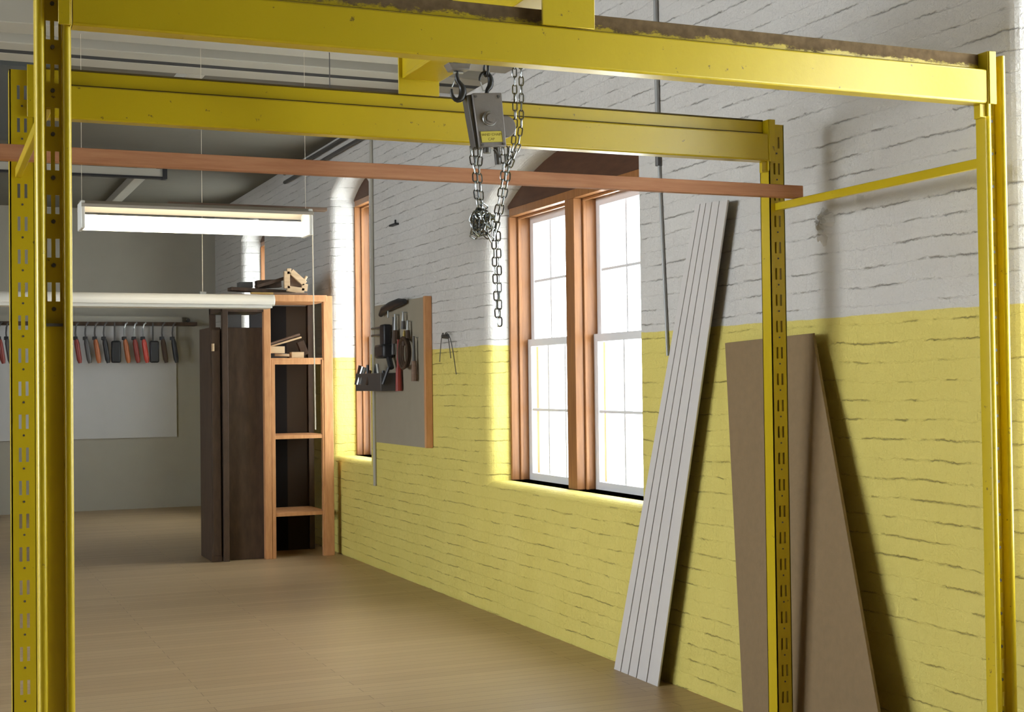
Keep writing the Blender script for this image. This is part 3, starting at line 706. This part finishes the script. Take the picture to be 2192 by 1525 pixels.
MB().box(X(455), X(476), SV+.01, SV+.50, 0, Zs(701)).build('carcass', M['brown'], cb, bevel=.004)
MB().box(X(457), X(474), SV-.005, SV+.01, .05, Zs(706)).build('door', M['brown'], cb, bevel=.003)
MB().tube([(X(459), SV-.018, Zs(752)), (X(459), SV-.018, Zs(736))], .012, 8).build('handle', M['pale'], cb)
# things on the shelf
def lie(name, a, b, w_, h_, m, label, cat, group=None, bev=.002):
    o = MB().obox(a, b, w_, h_).build(name, m, bevel=bev); return tag(o, label, cat, group)
y = SV+.02
zt = Zs(630)
lie('yellow_stick', (X(540), y, zt+.010), (X(588), y+.02, zt+.010), .03, .016, mat('ochre_wood', (.42, .27, .07), .6), 'ochre stick lying on the left of the shelf top', 'stick')
lie('plank', (X(585), y+.08, zt+.011), (X(662), y+.06, zt+.011), .12, .018, M['oldwood'], 'thick brown plank lying on the shelf top under the triangular jig', 'plank')
lie('plank', (X(506), y+.20, zt+.055), (X(640), y+.22, zt+.035), .14, .03, M['brown'], 'dark plank lying along the back of the shelf top', 'plank')
lie('board_offcut', (X(530), y+.30, zt+.095), (X(558), y+.30, zt+.099), .12, .05, M['castdark'], 'dark block at the left of the shelf-top pile', 'offcut')
lie('sloping_board', (X(560), y+.16, zt+.075), (X(628), y+.16, zt+.16), .10, .028, M['brown'], 'dark sloping board leaning up toward the triangular jig', 'board')
lie('sloping_board', (X(566), y+.26, zt+.10), (X(618), y+.26, zt+.115), .10, .07, M['brown'], 'dark chunky board behind the shelf-top pile', 'board')
jg = thing('triangular_jig', (X(640), y+.08, zt+.045), 'light wooden jig with a triangular cut-out on top of the shelf', 'jig')
jq = [(X(621), zt+.060), (X(657), zt+.040), (X(659), zt+.105), (X(641), zt+.112), (X(634), zt+.200), (X(623), zt+.205)]
cut = [(X(628), zt+.082), (X(648), zt+.068), (X(630), zt+.150)]
fj = MB()
W3 = [(X(621), zt+.058), (X(658), zt+.038), (X(660), zt+.100), (X(630), zt+.205), (X(621), zt+.205)]
for i in range(len(W3)):
    a, b = W3[i], W3[(i+1) % len(W3)]
    fj.obox((a[0], y+.07, a[1]), (b[0], y+.07, b[1]), .05, .030, up=(0, 1, 0))
fj.build('jig_frame', M['pale'], jg, bevel=.002)
MB().prism([(a, y+.10, b) for a, b in W3], (0, .01, 0)).build('jig_back', M['oldwood'], jg)
MB().tube([(X(655), y+.07, zt+.10), (X(664), y+.07, zt+.165)], .012, 8).build('peg', M['pale'], jg)
zs = Zs(767)
lie('wooden_block', (X(579.5), y+.03, zs+.070), (X(610), y+.03, zs+.070), .10, .058, M['pale'], 'pale thick wooden block on the shelf beside its left post', 'block')
lie('light_plank', (X(580), y+.12, zs+.115), (X(650), y+.14, zs+.205), .07, .016, M['oldwood'], 'upper grey-brown batten sloping up across the shelf', 'batten', 'battens propped on the shelf')
lie('light_plank', (X(584), y+.08, zs+.100), (X(652), y+.09, zs+.180), .03, .014, M['pale'], 'lower pale batten sloping up across the shelf', 'batten', 'battens propped on the shelf')
lie('wooden_offcut', (X(592), y+.05, zs+.028), (X(622), y+.03, zs+.024), .06, .022, M['pale'], 'short pale offcut lying under the thick block', 'offcut')
lie('wooden_stick', (X(583), y+.15, zs+.022), (X(624), y+.15, zs+.022), .03, .042, M['castdark'], 'dark bar lying behind the pale offcut on the shelf', 'bar')
lie('small_carton', (X(626), y+.04, zs+.026), (X(652), y+.04, zs+.026), .09, .050, M['pale'], 'small pale wooden carton in the middle of the shelf', 'box')
lie('clamp_tool', (X(653), y+.15, zs+.145), (X(664), y+.15, zs+.030), .05, .06, M['brown'], 'dark brown upright tool leaning at the right of the shelf', 'tool')

# ---------------------------------------------------------------- clamps on the back wall
BW = 16.9
pn = MB().box(-.2, 2.80, V1-.03, V1, Zf(-.6), Zf(.78)).build('wall_panel', M['panelwhite']); tag(pn, 'pale grey wall panel behind the hanging clamps', 'panel')
rl = thing('clamp_rail', (1.2, BW-.05, Zf(.78)), 'long dark wooden rail on the back wall carrying the clamps', 'rail')
MB().box(-1.0, 3.02, BW-.12, V1, Zf(.735), Zf(.775)).build('shelf_edge', M['brown'], rl)
MB().box(-1.0, 2.85, BW-.06, V1, Zf(.775), Zf(.845)).build('rail_board', M['plaster'], rl)
MB().tube([(2.92, BW-.05, Zf(.80)), (2.92, BW-.10, Zf(.80))], .022, 8).build('knob', M['black'], rl)
names = ['red', 'dark', 'brown-red', 'black', 'amber', 'dark red', 'bright red', 'brown', 'dark grey']
def clamp(x, m, label, tilt=.035, L=.285):
    t = thing('bar_clamp', (x, BW-.16, Zf(.76)), label, 'clamp', 'clamps hanging from the rail')
    y = BW-.16
    MB().tube([(x+.035, y, Zf(.765)), (x+.012, y, Zf(.745)), (x, y, Zf(.70)), (x-.004, y, Zf(.64)), (x+.004, y, Zf(.55))], [.010]*5, 8).build('bar', M['steel'] if 'bright' in label or 'amber' in label else M['castdark'], t)
    MB().tube([(x+.004, y, Zf(.575)), (x+.012, y, Zf(.52)), (x+.004+tilt, y, Zf(.575-L*.85)), (x+.012+tilt, y, Zf(.575-L))], [.020, .030, .030, .020], 10).build('handle', m, t)
    MB().box(x-.026, x+.020, y-.02, y+.06, Zf(.56), Zf(.60)).build('jaw', M['black'], t, bevel=.004)
spec = [(.78, M['red'], 'red-handled clamp far left, left of the yellow posts'), (.86, M['castdark'], 'dark clamp far left, next to the far-left red one'),
        (1.615, M['red'], 'red and black clamp just right of the yellow front post'), (1.725, M['castdark'], 'dark-handled clamp, second to the right of the yellow post'),
        (1.83, M['orange'], 'brown-orange clamp hanging left of the slim black one'), (1.932, M['black'], 'slim black clamp hanging alone mid-rail'),
        (2.165, M['orange'], 'amber-handled clamp right of the gap on the rail'), (2.275, M['red'], 'dark red clamp between the amber and bright red ones'),
        (2.378, mat('bright_red_plastic', (.55, .06, .035), .35), 'bright red clamp, reddest on the rail'), (2.60, M['brown'], 'dark brown clamp, second from the right end of the rail'),
        (2.722, M['black'], 'black clamp at the right end of the rail')]
for x, m, lb in spec: clamp(x, m, lb)
for x, lb in ((2.05, 'bulky dark clamp head behind the slim black clamp'), (2.49, 'bulky dark clamp head left of the dark brown clamp')):
    t = thing('bar_clamp', (x, BW-.05, Zf(.76)), lb, 'clamp')
    MB().box(x-.04, x+.07, BW-.20, BW-.14, Zf(.29), Zf(.55)).build('block', M['black'], t, bevel=.02)
    MB().tube([(x, BW-.17, Zf(.765)), (x, BW-.17, Zf(.5))], .010, 8).build('bar', M['castdark'], t)
